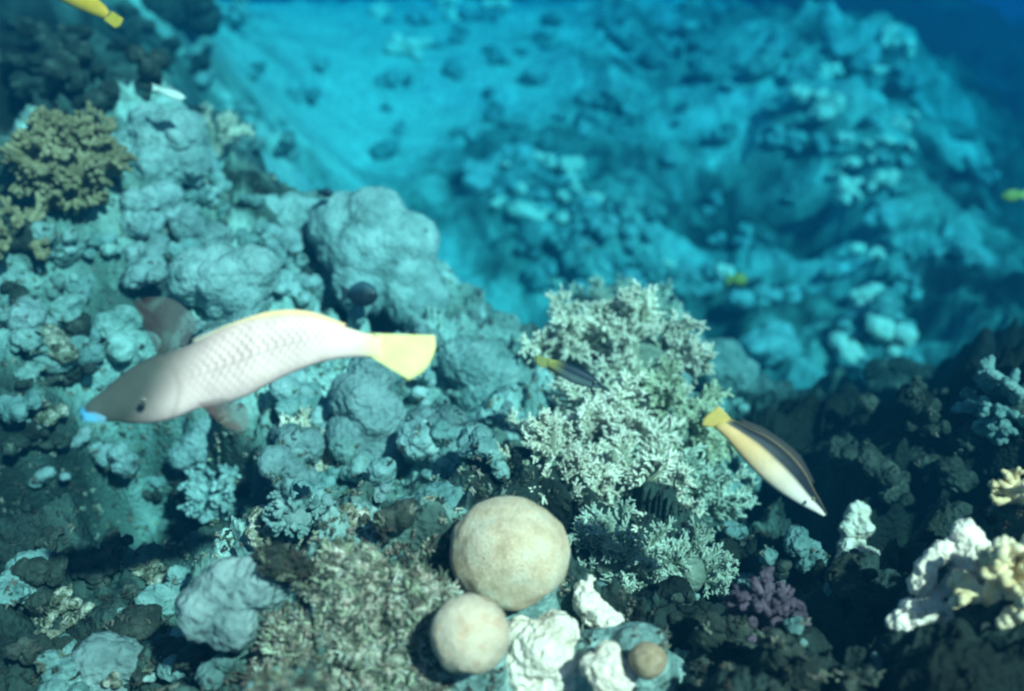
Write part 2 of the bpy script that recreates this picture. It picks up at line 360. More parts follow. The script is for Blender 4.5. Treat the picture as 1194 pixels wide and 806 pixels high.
def frond(seed, nb=13, nf=9):                              # feathery soft-coral frond, unit length along +Z
    mb = MB(); bend = Vector((random.uniform(-.3, .3), random.uniform(-.3, .3), 0)); a0 = random.uniform(0, 6.28)
    spine = [bend * (k / 5) ** 2 + Vector((0, 0, k / 5)) for k in range(6)]
    V, Fc = tube(spine, [.085, .08, .07, .055, .045, .03], 6); mb.add(V, Fc, (.34, .37, .30))  # stems naturally darker; dark inner tint also paints shade into the hollows
    for i in range(nb):
        t = .12 + .88 * i / (nb - 1); k = min(int(t * 5), 4); p = spine[k].lerp(spine[k + 1], t * 5 - k)
        an = a0 + (i % 2) * math.pi + random.uniform(-.75, .75); out = Vector((math.cos(an), math.sin(an), .45 + .9 * t)).normalized()
        ln = (.50 - .24 * t) * random.uniform(.8, 1.2); e = p + out * ln
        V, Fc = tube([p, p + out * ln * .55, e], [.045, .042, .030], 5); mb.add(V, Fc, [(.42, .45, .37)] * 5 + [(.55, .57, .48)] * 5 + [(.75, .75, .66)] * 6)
        for j in range(nf):
            s = .2 + .8 * j / (nf - 1); b = p + out * ln * s
            d = (out * .9 + rvec() * .75).normalized(); fl = random.uniform(.12, .21) * (.7 + .5 * s)
            V, Fc = tube([b, b + d * fl * .6, b + d * fl], [.026, .028, .014], 5)
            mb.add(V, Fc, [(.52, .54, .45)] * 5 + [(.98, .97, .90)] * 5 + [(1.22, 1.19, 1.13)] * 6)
    return mb.mesh('frond')
M['softwhite'] = coral_mat('white_soft_coral_polyps', [(.30, (.72, .62, .52)), (.50, (.86, .75, .66)), (.72, (.92, .82, .74))], 40, 400, .3, .002, vary=.08, tint=True)
M['softgreen'] = coral_mat('green_soft_coral_polyps', [(.30, (.36, .37, .26)), (.50, (.54, .54, .40)), (.72, (.68, .66, .52))], 40, 400, .3, .002, tint=True)
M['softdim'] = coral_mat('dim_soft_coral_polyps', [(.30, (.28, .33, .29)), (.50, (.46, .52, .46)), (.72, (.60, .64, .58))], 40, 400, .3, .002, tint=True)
FRONDS = [frond(k) for k in range(5)]
def fronds(mk):
    out = []
    for f_ in FRONDS:
        c = f_.copy(); c.materials.clear(); c.materials.append(M[mk]); out.append(c)
    return out
for f_ in FRONDS: f_.materials.append(M['soft'])
BR = {}
def branches(mat_key, n=5, fat=.13):
    k = (mat_key, fat)
    if k not in BR:
        BR[k] = [finger_branch(i, fat=fat) for i in range(n)]
        for b in BR[k]: b.materials.append(M[mat_key])
    return BR[k]
def spot(px, py, rpx, sink=.35):           # centre and world radius of a thing seen rpx pixels wide there
    p, n, d = hit(px, py + rpx * .35); depth = p.dot(FWD); r = rpx * depth / F
    c = ray(px, py); c = c * ((depth - r * (1 - 2 * sink) * .5) / c.dot(FWD)); return c, r
def colony(name, label, cat, px, py, rx, ry, kids, n, ln, base_mat, part, up=.35, seed=0, depth=None, group=None, facing=.9):
    c, r = spot(px, py, max(rx, ry))
    if depth: c = ray(px, py) * (depth / ray(px, py).dot(FWD)); r = max(rx, ry) * depth / F
    k = r / max(rx, ry); a, b = rx * k, ry * k
    t = thing(name, label, cat, c, group)
    core = lump(seed + 50, 4, .5, .2, 1.0); ob = obj('base', core, M[base_mat], t, scl=(a * .5, a * .5, b * .5))
    rs = np.random.default_rng(seed + 900); m = 0; tries = 0
    while m < n and tries < 4000:
        tries += 1
        d = Vector(rs.normal(size=3)).normalized()
        if d.z < -.75 or d.dot(-FWD) < -facing: continue
        p = Vector((d.x * a * .45, d.y * a * .45, d.z * b * .45))
        dr = (d + Vector((0, 0, up)) + Vector(rs.normal(size=3)) * .25).normalized()
        o = bpy.data.objects.new(part, kids[m % len(kids)]); COL.objects.link(o); o.parent = t; o.location = p
        qt = dr.to_track_quat('Z', 'Y'); o.rotation_mode = 'QUATERNION'
        from mathutils import Quaternion
        o.rotation_quaternion = qt @ Quaternion((0, 0, 1), rs.random() * 6.28)
        s = ln * k * (.75 + .5 * rs.random()); o.scale = (s, s, s); m += 1
    return t
def blob(name, label, cat, px, py, rx, ry, mat, seed, sub=5, group=None, me=None, rot=0, sink=.35, **kw):
    c, r = spot(px, py, max(rx, ry), sink); k = r / max(rx, ry)
    o = obj(name, me or lump(seed, sub, flat=1.0, **kw), M[mat] if isinstance(mat, str) else mat, None, c, (0, 0, rot), (rx * k, (rx + ry) * .5 * k, ry * k))
    return tag(o, label, cat, group)

# ------------------------------------------------------------------ soft corals of the central mound
SC = 'leafy soft corals of the central mound'
softs = [
 ('soft_coral', 'cream feathery soft coral fan at the upper left of the central coral mound', 668, 412, 52, 46, 20, 44, None),
 ('soft_coral', 'bushy pale soft coral on the sunlit top of the central coral mound', 752, 430, 62, 58, 30, 42, None),
 ('soft_coral', 'whitest soft coral bush on the middle left of the central mound', 692, 512, 70, 54, 36, 44, 1.72),
 ('soft_coral', 'pale green soft coral on the right flank of the central mound', 778, 498, 50, 66, 28, 40, None),
 ('soft_coral', 'large drooping soft coral below the middle of the central mound', 735, 592, 76, 56, 36, 42, 1.56),
 ('soft_coral', 'dull teal soft coral at the lower right of the central mound', 798, 590, 52, 58, 28, 38, 1.62),
 ('soft_coral', 'small forked soft coral just above the large domed brain coral', 644, 552, 42, 40, 20, 36, 1.5),
 ('soft_coral', 'shaded soft coral at the foot of the central mound beside the brain coral', 722, 655, 64, 42, 34, 34, 1.35),
 ('soft_coral', 'hazy grey soft coral rising behind the top of the central mound', 722, 378, 54, 36, 22, 34, 2.45),
]
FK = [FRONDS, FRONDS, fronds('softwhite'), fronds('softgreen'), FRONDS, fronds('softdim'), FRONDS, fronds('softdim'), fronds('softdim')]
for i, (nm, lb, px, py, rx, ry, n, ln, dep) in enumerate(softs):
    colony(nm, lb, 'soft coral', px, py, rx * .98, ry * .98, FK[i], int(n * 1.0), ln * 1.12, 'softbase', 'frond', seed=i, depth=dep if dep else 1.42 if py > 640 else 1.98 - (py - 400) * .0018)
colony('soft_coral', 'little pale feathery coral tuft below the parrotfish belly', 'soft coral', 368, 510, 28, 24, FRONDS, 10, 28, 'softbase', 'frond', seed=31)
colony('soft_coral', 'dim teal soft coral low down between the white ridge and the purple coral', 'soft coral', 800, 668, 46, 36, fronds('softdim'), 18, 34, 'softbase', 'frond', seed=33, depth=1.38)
colony('branching_coral', 'pale fine branched coral spreading on the rock below the parrotfish head', 'coral', 268, 575, 66, 34, branches('pale', fat=.15), 60, 26, 'grey', 'branch', seed=48, up=.3)
colony('branching_coral', 'grey stubby branching coral on the reef just below the small feathery tuft', 'coral', 345, 600, 40, 26, branches('grey', fat=.15), 30, 24, 'grey', 'branch', seed=49, up=.4)
colony('soft_coral', 'pale tufted coral on the crest of the left reef', 'soft coral', 250, 162, 26, 24, FRONDS, 10, 24, 'softbase', 'frond', seed=32)

# ------------------------------------------------------------------ finger and branching corals
colony('finger_coral', 'tan finger coral colony with dense stubby branches at the left edge', 'coral', 78, 190, 86, 78, branches('tan', fat=.125), 150, 34, 'tan', 'branch', seed=41, up=.2)
colony('finger_coral', 'small brown finger coral in the dark gap at the left edge', 'coral', 22, 275, 42, 38, branches('tan'), 18, 36, 'dark', 'branch', seed=42, up=.2)
colony('branching_coral', 'purple branching coral in the dark lower right', 'coral', 895, 722, 44, 64, branches('purple', fat=.16), 60, 34, 'purple', 'branch', seed=43, up=.6, depth=1.06)
colony('branching_coral', 'yellowish branching coral at the right edge beside the white coral', 'coral', 1176, 692, 48, 62, branches('yellow', fat=.18), 22, 46, 'yellow', 'branch', seed=44, up=.4, depth=.94)
colony('branching_coral', 'cream branching coral high on the right edge above the white coral', 'coral', 1190, 575, 24, 30, branches('yellow', fat=.18), 10, 28, 'yellow', 'branch', seed=45, up=.5)
colony('branching_coral', 'grey green branching coral at the right edge in the shade', 'coral', 1178, 470, 46, 40, branches('grey', fat=.18), 18, 44, 'dark', 'branch', seed=46, up=.5)
colony('branching_coral', 'pale branching coral standing on the far upper left reef', 'coral', 272, 22, 22, 26, branches('pale', fat=.2), 14, 22, 'grey', 'branch', seed=47, up=.6)

# ------------------------------------------------------------------ brain corals and the white heads below them
def brain_mat(name, stops, sc):
    m, nt, b = nodes(name); L = nt.links.new
    tc = nt.nodes.new('ShaderNodeTexCoord')
    n1 = nt.nodes.new('ShaderNodeTexNoise'); n1.inputs['Scale'].default_value = 3.2; n1.inputs['Detail'].default_value = 5; L(tc.outputs['Object'], n1.inputs['Vector'])
    v = nt.nodes.new('ShaderNodeTexVoronoi'); v.inputs['Scale'].default_value = sc; v.feature = 'DISTANCE_TO_EDGE'
    wv = nt.nodes.new('ShaderNodeTexNoise'); wv.inputs['Scale'].default_value = sc * .6; wv.inputs['Detail'].default_value = 2
    L(tc.outputs['Object'], wv.inputs['Vector'])
    mxv = nt.nodes.new('ShaderNodeMix'); mxv.data_type = 'VECTOR'; mxv.inputs[0].default_value = .08
    L(tc.outputs['Object'], mxv.inputs[4]); L(wv.outputs['Color'], mxv.inputs[5]); L(mxv.outputs[1], v.inputs['Vector'])
    r = ramp(nt, stops); L(n1.outputs['Fac'], r.inputs['Fac'])
    r2 = ramp(nt, [(.0, (.55, .47, .41)), (.14, (1, 1, 1))]); L(v.outputs['Distance'], r2.inputs['Fac'])
    mx = nt.nodes.new('ShaderNodeMix'); mx.data_type = 'RGBA'; mx.blend_type = 'MULTIPLY'; mx.inputs[0].default_value = .8
    L(r.outputs['Color'], mx.inputs[6]); L(r2.outputs['Color'], mx.inputs[7]); L(mx.outputs[2], b.inputs['Base Color'])
    bp = nt.nodes.new('ShaderNodeBump'); bp.inputs['Strength'].default_value = .5; bp.inputs['Distance'].default_value = .03
    L(v.outputs['Distance'], bp.inputs['Height']); L(bp.outputs['Normal'], b.inputs['Normal'])
    b.inputs['Roughness'].default_value = .8; b.inputs['Specular IOR Level'].default_value = .2
    return m
M['brain'] = brain_mat('brain_coral_skin', [(.3, (.66, .46, .30)), (.46, (.95, .68, .47)), (.66, (.98, .79, .59))], 26)
M['brain_pale'] = brain_mat('pale_brain_coral_skin', [(.3, (.86, .52, .34)), (.48, (.98, .74, .55)), (.7, (.97, .76, .58))], 18)
M['brain_tan'] = brain_mat('tan_brain_coral_skin', [(.3, (.40, .26, .15)), (.5, (.56, .39, .25)), (.7, (.64, .47, .33))], 14)
def ball(seed, dent=.10, fr=1.3):
    V, Fc = ICO[5]; r = 1 + dent * fbm(V * fr + seed, 3, seed) + .012 * fbm(V * 9, 3, seed + 1); return mesh_np('dome', V * r[:, None], Fc)
def place_ball(label, px, py, rx, ry, d, mat, seed, rot=0):
    c = ray(px, py) * (d / ray(px, py).dot(FWD)); k = d / F
    o = obj('brain_coral', ball(seed), M[mat], None, c, (0, 0, rot), (rx * k, (rx + ry) * .48 * k, ry * k)); return tag(o, label, 'brain coral')
place_ball('large beige domed brain coral with fine grooves, biggest of the foreground domes', 595, 645, 70, 64, 1.03, 'brain', 3)
place_ball('small cream domed brain coral just below the large beige dome', 547, 741, 46, 47, .90, 'brain_pale', 5)
place_ball('tiny tan domed coral on the white rubble at the bottom edge', 755, 770, 22, 22, .92, 'brain_tan', 9)

def fb(name, label, cat, px, py, rpx, spheres, mat, seed, namp=.12, voxel=.036, d=None, ncell=.35, group=None):
    """spheres in the picture's right/up/away axes, unit = rpx pixels"""
    me = fused(spheres, voxel, namp, ncell, seed)
    if d is None: c, r = spot(px, py, rpx)
    else: c = ray(px, py) * (d / ray(px, py).dot(FWD)); r = rpx * d / F
    o = obj(name, me, M[mat] if isinstance(mat, str) else mat, None, c, (R(60), 0, 0), (r, r, r)); return tag(o, label, cat, group)
fb('white_coral', 'white lumpy coral head beside the small cream dome at the bottom edge', 'coral', 632, 762, 48, [(0,0,0,.8),(.3,.35,-.1,.6),(-.4,-.3,0,.6),(.45,-.5,.1,.65),(-.5,.3,-.2,.45),(0,-.9,.1,.7)], 'white', 61, .12, d=1.0)
fb('white_coral', 'white knobbly coral ridge running down right of the large dome', 'coral', 700, 720, 31, [(-.5,.6,-.1,.55),(-.1,.1,0,.6),(.3,-.4,.1,.6),(.7,-.8,.1,.5),(-.5,1.1,-.3,.4),(1.1,-1.1,.1,.45)], 'white', 62, .14, d=1.07)
fb('white_coral', 'white broken coral lump at the bottom edge left of the tiny tan dome', 'coral', 708, 784, 30, [(0,0,0,.8),(.5,-.3,0,.6),(-.5,.2,-.1,.5),(.1,.6,-.2,.5)], 'white', 63, .14, d=.94)
fb('grey_coral', 'grey blue coral lump at the bottom edge right of the tiny tan dome', 'coral', 800, 785, 36, [(0,0,0,.8),(.6,-.4,0,.7),(-.4,.4,0,.5)], 'pale', 64, .14, d=1.12)
fb('white_coral', 'upright white coral stub standing in the dark beyond the purple coral', 'coral', 996, 628, 30, [(.12,.9,0,.34,1,1.5,1),(-.02,.3,0,.42,1,1.6,1),(-.1,-.4,0,.46,1.1,1.5,1),(.28,-.75,0,.42,1.2,1,1),(.2,.45,.2,.3,1,1.4,1),(-.3,-.9,.1,.35)], 'white', 65, .2, d=1.58)
fb('white_coral', 'large irregular bright white coral with open arms at the lower right', 'coral', 1104, 682, 62, [(.30,.98,0,0.208),(.40,.78,0,0.286),(.48,.55,0,0.338),(.15,.72,-.05,0.169),(-.05,.62,-.05,0.169),(-.25,.48,0,0.182),(-.42,.28,0,0.208),(-.48,.02,0,0.234),(.5,.25,0,0.351),(.42,-.02,0,0.364),(.2,-.2,.05,0.312),(.3,-.42,0,0.416),(-.05,-.45,0,0.351),(-.35,-.55,0,0.312),(-.62,-.6,0,0.286),(-.85,-.68,0,0.208),(-.6,-.85,.05,.2),(-.4,-1.0,.05,0.208),(.66,-.25,.1,0.286),(.78,-.02,.1,0.195)], 'white', 66, .09, .026, d=.99, ncell=.16)
fb('white_coral', 'small white broken coral finger at the bottom right corner', 'coral', 1118, 797, 16, [(-.6,.7,0,.4),(-.1,.1,0,.45),(.4,-.5,0,.45),(.8,-1,0,.4)], 'white', 67, .1, d=.95)
fb('yellow_coral', 'yellow and white knobbly coral below the bright white coral', 'coral', 1140, 738, 30, [(0,0,0,.5),(.6,.1,0,.5),(-.5,-.2,0,.4),(.2,-.5,0,.45),(.9,-.5,.1,.4)], 'yellow', 68, .16, d=1.06)
fb('boulder_coral', 'broad flat teal coral plate sloping in the dark lower right', 'coral', 1030, 745, 80, [(-.5,.5,0,.4,1,1.3,.5),(-.1,.1,0,.55,1.2,1,.5),(.3,-.3,0,.6,1.2,1,.5),(.7,-.6,0,.6,1,1,.5),(-.3,-.3,.1,.5,1,1,.5)], 'grey', 69, .06, d=1.16)

# the rock that carries the domes and the white lumps
def pedestal(label, carried, mat, seed):
    o0 = at(*carried[0][:3]); sph = []
    for px, py, d, r_ in carried:
        p = at(px, py, d) - o0; g = ground(*(at(px, py, d) + Vector((0, .04, 0))).xy).z - o0.z
        sph.append((p + Vector((0, .035, -r_ * .9)), r_ * .8)); zz = p.z - r_ * 1.5; k = 1
        while zz > g - .03: sph.append((Vector((p.x + .008 * (-1) ** k, p.y + .03 + .012 * k, zz)), r_ * .95 + .008 * k)); zz -= .05; k += 1
    me = fused([(*(q * 10), r_ * 10) for q, r_ in sph], .05, .10, .35, seed)
    o = obj('reef_rock', me, M[mat], None, o0, None, (.1, .1, .1)); return tag(o, label, 'rock')
pedestal('mottled rock ledge carrying the beige domes and white coral lumps at the bottom', [(595, 655, 1.06, .055), (547, 748, .96, .042), (632, 775, 1.04, .05), (708, 790, 1.0, .04), (755, 778, .99, .035), (690, 720, 1.12, .05)], 'rock', 91)
fb('reef_rock', 'teal rock core mostly hidden behind the central soft corals', 'rock', 735, 490, 100, [(0,0,0,.55),(.2,.5,0,.45),(-.35,.35,0,.45),(.35,-.3,0,.5),(-.2,-.5,0,.5),(.1,-.9,.1,.5)], 'grey', 92, .1, d=1.98)
# ------------------------------------------------------------------ larger heads of the left reef
fb('boulder_coral', 'big rounded pale boulder coral on the crest of the left reef', 'coral', 432, 295, 74, [(0,0,0,.75),(.45,.1,.1,.6),(-.4,.35,0,.55),(.1,.45,.2,.5),(.5,-.45,.1,.55),(-.1,-.5,.2,.5),(.75,-.85,.2,.45)], 'pale', 71, .08)
fb('boulder_coral', 'small round boulder coral tucked beside the dark damselfish', 'coral', 381, 339, 25, [(0,0,0,.85),(.2,.2,0,.6)], 'pale', 72, .06)
fb('boulder_coral', 'lilac lobed boulder coral behind the parrotfish tail', 'coral', 425, 490, 62, [(-.1,.4,0,.5),(.2,.0,0,.55),(-.2,-.35,0,.5),(.1,.8,-.1,.4),(.3,-.6,0,.4)], 'lilac', 73, .1)
fb('boulder_coral', 'pale knobbly boulder coral above the parrotfish back', 'coral', 262, 330, 62, [(0,0,0,.6),(.5,.2,0,.5),(-.5,.1,0,.5),(-.1,.4,-.1,.4),(.3,-.3,.1,.4)], 'pale', 74, .1)
fb('boulder_coral', 'flat pale coral ledge under the parrotfish tail', 'coral', 340, 255, 44, [(0,0,0,.6),(.6,.0,0,.5),(-.6,.2,0,.45)], 'pale', 75, .12)
tag(bpy.context.scene.objects['boulder_coral.004'], 'pale coral ledge on the left reef crest just left of the big boulder coral', 'coral')
fb('boulder_coral', 'grey lilac boulder coral in the lower left below the parrotfish', 'coral', 268, 692, 66, [(0,0,0,.65,1,1,.7),(.5,.2,0,.5),(-.4,-.3,0,.5),(.1,-.5,.1,.45)], 'lilac', 76, .1)
fb('boulder_coral', 'pale grey boulder coral at the bottom left edge of the picture', 'coral', 118, 776, 54, [(0,0,0,.65),(.5,.15,0,.45),(-.5,-.2,0,.5),(.1,-.6,0,.6)], 'lilac', 77, .1)
fb('turf_rock', 'rough turf covered rock left of the two brain corals', 'rock', 425, 725, 112, [(0,0,.1,.55),(.45,.1,.15,.45),(-.4,-.3,.1,.5),(.1,-.5,.1,.55),(-.1,.45,.2,.35),(.5,-.5,.2,.45),(-.7,-.7,.1,.4)], 'turf', 78, .13, .024, ncell=.17)
fb('boulder_coral', 'teal ledge coral behind the large brain coral', 'coral', 505, 600, 52, [(0,0,0,.55),(.6,.1,0,.5),(-.5,-.1,0,.45),(.3,.3,-.1,.4)], 'grey', 79, .12, d=1.45)
fb('boulder_coral', 'round grey coral mound in the middle of the reef behind the parrotfish tail tip', 'coral', 560, 430, 56, [(0,0,0,.6),(.5,-.2,0,.5),(-.4,.2,0,.45),(.1,-.6,.1,.5)], 'grey', 80, .1)
fb('boulder_coral', 'lumpy rock coral rising at the right of the soft coral mound', 'coral', 835, 425, 52, [(0,0,0,.6),(.5,-.3,0,.45),(-.6,.3,0,.45)], 'grey', 81, .12)
fb('boulder_coral', 'crusty purple grey coral clump under the parrotfish head', 'coral', 232, 520, 42, [(0,0,0,.5),(.5,-.2,0,.45),(-.4,-.3,0,.4),(.1,.4,0,.35)], 'lilac', 82, .14)

fb('boulder_coral', 'pale blocky boulder coral between the tan finger coral and the tufted crest coral', 'coral', 182, 168, 58, [(0,0,0,.6),(.45,.2,0,.5),(-.45,-.2,0,.5),(.1,-.5,.1,.5),(-.2,.45,-.1,.4),(.6,-.4,0,.4)], 'pale', 83, .14)
# ------------------------------------------------------------------ far coral heads
VAR = [fused([(float(a), float(b), float(c), float(r)) for a, b, c, r in zip(rng.normal(0, .42, n), rng.normal(0, .42, n), rng.normal(0, .25, n), rng.uniform(.28, .6, n))], .045, .13, .34, 200 + i) for i, n in enumerate((5, 7, 9, 8, 12, 10))]
VMAT = {}
def var(i, mk):
    if (i, mk) not in VMAT:
        c = VAR[i].copy(); c.materials.clear(); c.materials.append(M[mk]); VMAT[(i, mk)] = c
    return VMAT[(i, mk)]
def head(name, label, px, py, rpx, mk, group=None, cat='coral', sink=.35):
    c, r = spot(px, py, rpx, sink); i = (int(px) * 7 + int(py)) % len(VAR)
    o = obj(name, var(i, mk), None, None, c, (random.uniform(-.4, .4), random.uniform(-.4, .4), random.uniform(0, 6.28)), (r, r * random.uniform(.85, 1.1), r * random.uniform(.7, 1.0)))
    return tag(o, label, cat, group)
for px, py, r, mk, lb in (
    (662, 193, 18, 'white', 'bright pale round coral head on the far reef, upper of the palest pair'),
    (688, 232, 16, 'white', 'bright pale coral knob on the far reef, lower of the palest pair'),
    (700, 262, 20, 'pale', 'pale coral knob just below the palest pair on the far reef'),
    (560, 205, 24, 'pale', 'hazy coral head on the dark left flank of the far reef mound'),
    (1006, 357, 14, 'white', 'small bright coral knob at the top of the right far pillar cluster'),
    (1036, 382, 24, 'white', 'brightest coral head of the far pillar cluster on the right'),
    (1040, 412, 18, 'white', 'bright coral knob low in the far pillar cluster on the right'),
    (990, 385, 18, 'pale', 'pale coral knob on the left side of the far pillar cluster'),
    (1005, 425, 18, 'pale', 'pale coral knob at the foot of the far pillar cluster'),
    (1122, 298, 20, 'pale', 'lone hazy coral head right of the far pillar'),
    (1130, 190, 16, 'pale', 'small upright hazy coral in the deep blue water at the right'),
    (1152, 208, 12, 'pale', 'tiny pale coral at the right edge of the deep blue'),
    (896, 405, 40, 'pale', 'broad hazy coral head in the channel right of the soft coral mound'),
    (870, 350, 22, 'pale', 'rounded hazy coral head above the channel, beside the green fish'),
    (905, 345, 20, 'pale', 'hazy coral knob at the edge of the dark channel'),
    (225, 70, 26, 'grey', 'dim coral clump below the branching coral on the far upper left reef'),
    (235, 95, 20, 'pale', 'pale coral knob beside the small silver fish')):
    head('coral_head', lb, px, py, r, mk)
def scatter(n, poly, r0, r1, mks, name, label, group, cat='coral', dmin=0, dmax=99, avoid=()):
    k = 0; xs = [p[0] for p in poly]; ys = [p[1] for p in poly]
    def inside(x, y):
        c = False
        for (x1, y1), (x2, y2) in zip(poly, poly[1:] + poly[:1]):
            if (y1 > y) != (y2 > y) and x < (x2 - x1) * (y - y1) / (y2 - y1) + x1: c = not c
        return c
    for _ in range(n * 30):
        if k >= n: break
        x, y = random.uniform(min(xs), max(xs)), random.uniform(min(ys), max(ys))
        if not inside(x, y) or any((x - a) ** 2 + (y - b) ** 2 < c * c for a, b, c in avoid): continue
        if not dmin < hit(x, y)[2] < dmax: continue
        head(name, label, x, y, r0 + (r1 - r0) * random.random() ** 2, random.choice(mks), group, cat, .1); k += 1
scatter(86, [(560, 190), (640, 170), (720, 220), (800, 270), (860, 330), (780, 350), (640, 330), (590, 280)], 8, 22, ['rock', 'white', 'pale', 'grey'], 'coral_head', 'hazy lumpy coral head on the far reef mound behind the soft coral', 'coral heads of the far central reef mound', dmin=3)
scatter(54, [(960, 40), (1060, 30), (1070, 160), (1050, 260), (1080, 330), (1060, 440), (980, 440), (1000, 300), (980, 220), (920, 180)], 8, 22, ['rock', 'white', 'pale', 'white'], 'coral_head', 'hazy coral head on the far right reef pillar', 'coral heads of the far right pillar', dmin=3)
scatter(14, [(440, 0), (600, 0), (580, 60), (440, 60)], 10, 26, ['white', 'pale'], 'coral_head', 'pale coral rubble lump on the bright sand at the top', 'lumps on the bright sand', dmin=3)
scatter(20, [(620, 20), (900, 20), (880, 180), (700, 170)], 10, 24, ['grey', 'rock'], 'coral_head', 'dim coral head on the far upper slope', 'dim coral heads of the far upper slope', dmin=3)
scatter(10, [(275, 40), (345, 60), (350, 185), (290, 175)], 8, 22, ['pale', 'grey'], 'coral_head', 'hazy coral lump on the steep drop beyond the left reef crest', 'coral lumps on the drop beyond the left crest', dmin=2.8)
scatter(12, [(340, 10), (620, 20), (600, 150), (420, 180), (360, 120)], 7, 18, ['grey', 'pale', 'pale'], 'coral_head', 'small hazy lump scattered on the bright sandy slope', 'small lumps scattered on the sandy slope', dmin=3)
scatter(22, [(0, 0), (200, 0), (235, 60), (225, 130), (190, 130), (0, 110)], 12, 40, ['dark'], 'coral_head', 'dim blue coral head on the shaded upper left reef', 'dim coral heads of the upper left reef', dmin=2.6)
scatter(12, [(960, 450), (1120, 420), (1150, 560), (980, 580)], 12, 34, ['dark'], 'reef_rock', 'dark rock on the right with the shade put into its colour', 'dark rocks in the shade on the right', 'rock')
scatter(80, [(150, 210), (330, 210), (380, 300), (480, 380), (600, 390), (600, 560), (480, 590), (330, 560), (290, 420), (120, 330)], 12, 40, ['grey', 'grey', 'pale', 'lilac', 'rock'], 'reef_rock', 'knobbly crusted rock on the left reef flat', 'crusted rocks of the left reef flat', 'rock', avoid=[(432, 295, 60), (381, 339, 30), (262, 330, 40)])
scatter(18, [(0, 265), (120, 270), (150, 420), (90, 450), (0, 440)], 14, 38, ['grey', 'pale', 'rock', 'lilac'], 'reef_rock', 'crusted rock on the shelf between the tan coral and the parrotfish head', 'crusted rocks of the left shelf', 'rock', dmin=1)
scatter(52, [(0, 320), (110, 330), (90, 460), (140, 540), (340, 560), (480, 600), (380, 680), (140, 680), (0, 640)], 10, 32, ['grey', 'dark', 'lilac', 'turf', 'dark', 'dark'], 'reef_rock', 'rough dark rock on the lower left reef', 'rough rocks of the lower left reef', 'rock', dmin=1)
scatter(34, [(0, 640), (230, 680), (300, 806), (0, 806)], 12, 40, ['dark', 'grey', 'dark', 'turf'], 'reef_rock', 'rock in the bottom left corner, mostly coloured dark for shade', 'shaded rocks of the bottom left corner', 'rock')
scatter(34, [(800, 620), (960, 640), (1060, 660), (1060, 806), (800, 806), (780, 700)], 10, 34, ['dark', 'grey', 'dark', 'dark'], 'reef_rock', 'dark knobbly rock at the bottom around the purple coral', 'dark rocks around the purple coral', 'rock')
scatter(58, [(560, 30), (900, 20), (1060, 60), (1080, 330), (960, 400), (860, 300), (700, 180), (560, 160)], 7, 20, ['rock', 'grey', 'pale', 'grey'], 'coral_head', 'small hazy coral head on the far blue slope between mound and pillar', 'small coral heads of the far blue slope', dmin=3.5)
scatter(14, [(820, 460), (900, 480), (880, 620), (840, 620)], 10, 26, ['grey', 'rock'], 'reef_rock', 'hazy teal rock on the slope below the right wrasse', 'teal rocks on the slope by the right wrasse', 'rock')

# algae turf on the near reef: uncountable wisps in one mesh
mb = MB(); bpy.context.view_layer.update(); DG = bpy.context.evaluated_depsgraph_get()
def tuft(x, y, big=1.0):
    ok, p, n, _, ob, _ = scene.ray_cast(DG, Vector((0, 0, 0)), ray(x, y), distance=2.7)
    if not ok: return
    nm = ob.name.split('.')[0]
    if nm not in ('seabed', 'turf_rock', 'reef_rock'): return
    if nm == 'seabed':
        tn_ = float(base_fields(np.array([math.atan2(p.x, p.y)]), np.array([math.log(math.hypot(p.x, p.y))]))[1][0])
    else: tn_ = .55 if nm == 'turf_rock' else .2
    if random.random() > tn_ * 2.0: return
    g_ = min(.8, tn_ * random.choice((.25, .45, .8, 1.2))); c_ = random.choice(((.8, 1, .8), (.85, 1, .95), (1, .92, .85), (.9, 1, .9)))
    for _ in range(random.randint(3, 6)):
        b = p + (rvec() * .004 * big); b -= n * (b - p).dot(n); dr = (n + rvec() * .9).normalized(); h = random.uniform(.003, .010) * big; r_ = random.uniform(.0008, .0018) * big
        Vt, Ft = tube([b - n * .003, b + dr * h * .6, b + dr * h + rvec() * .002], [r_ * 1.3, r_, r_ * .6], 4)
        k_ = g_ * random.uniform(.75, 1.3); mb.add(Vt, Ft, tuple(k_ * v for v in c_))
for _ in range(4200): tuft(random.uniform(-20, 1214), random.uniform(200, 830))
for _ in range(1300): tuft(random.uniform(300, 545), random.uniform(630, 830), random.uniform(.5, 1.0))
ru = obj('algae_turf', mb.mesh('algae_turf'), M['soft']); ru['kind'] = 'stuff'

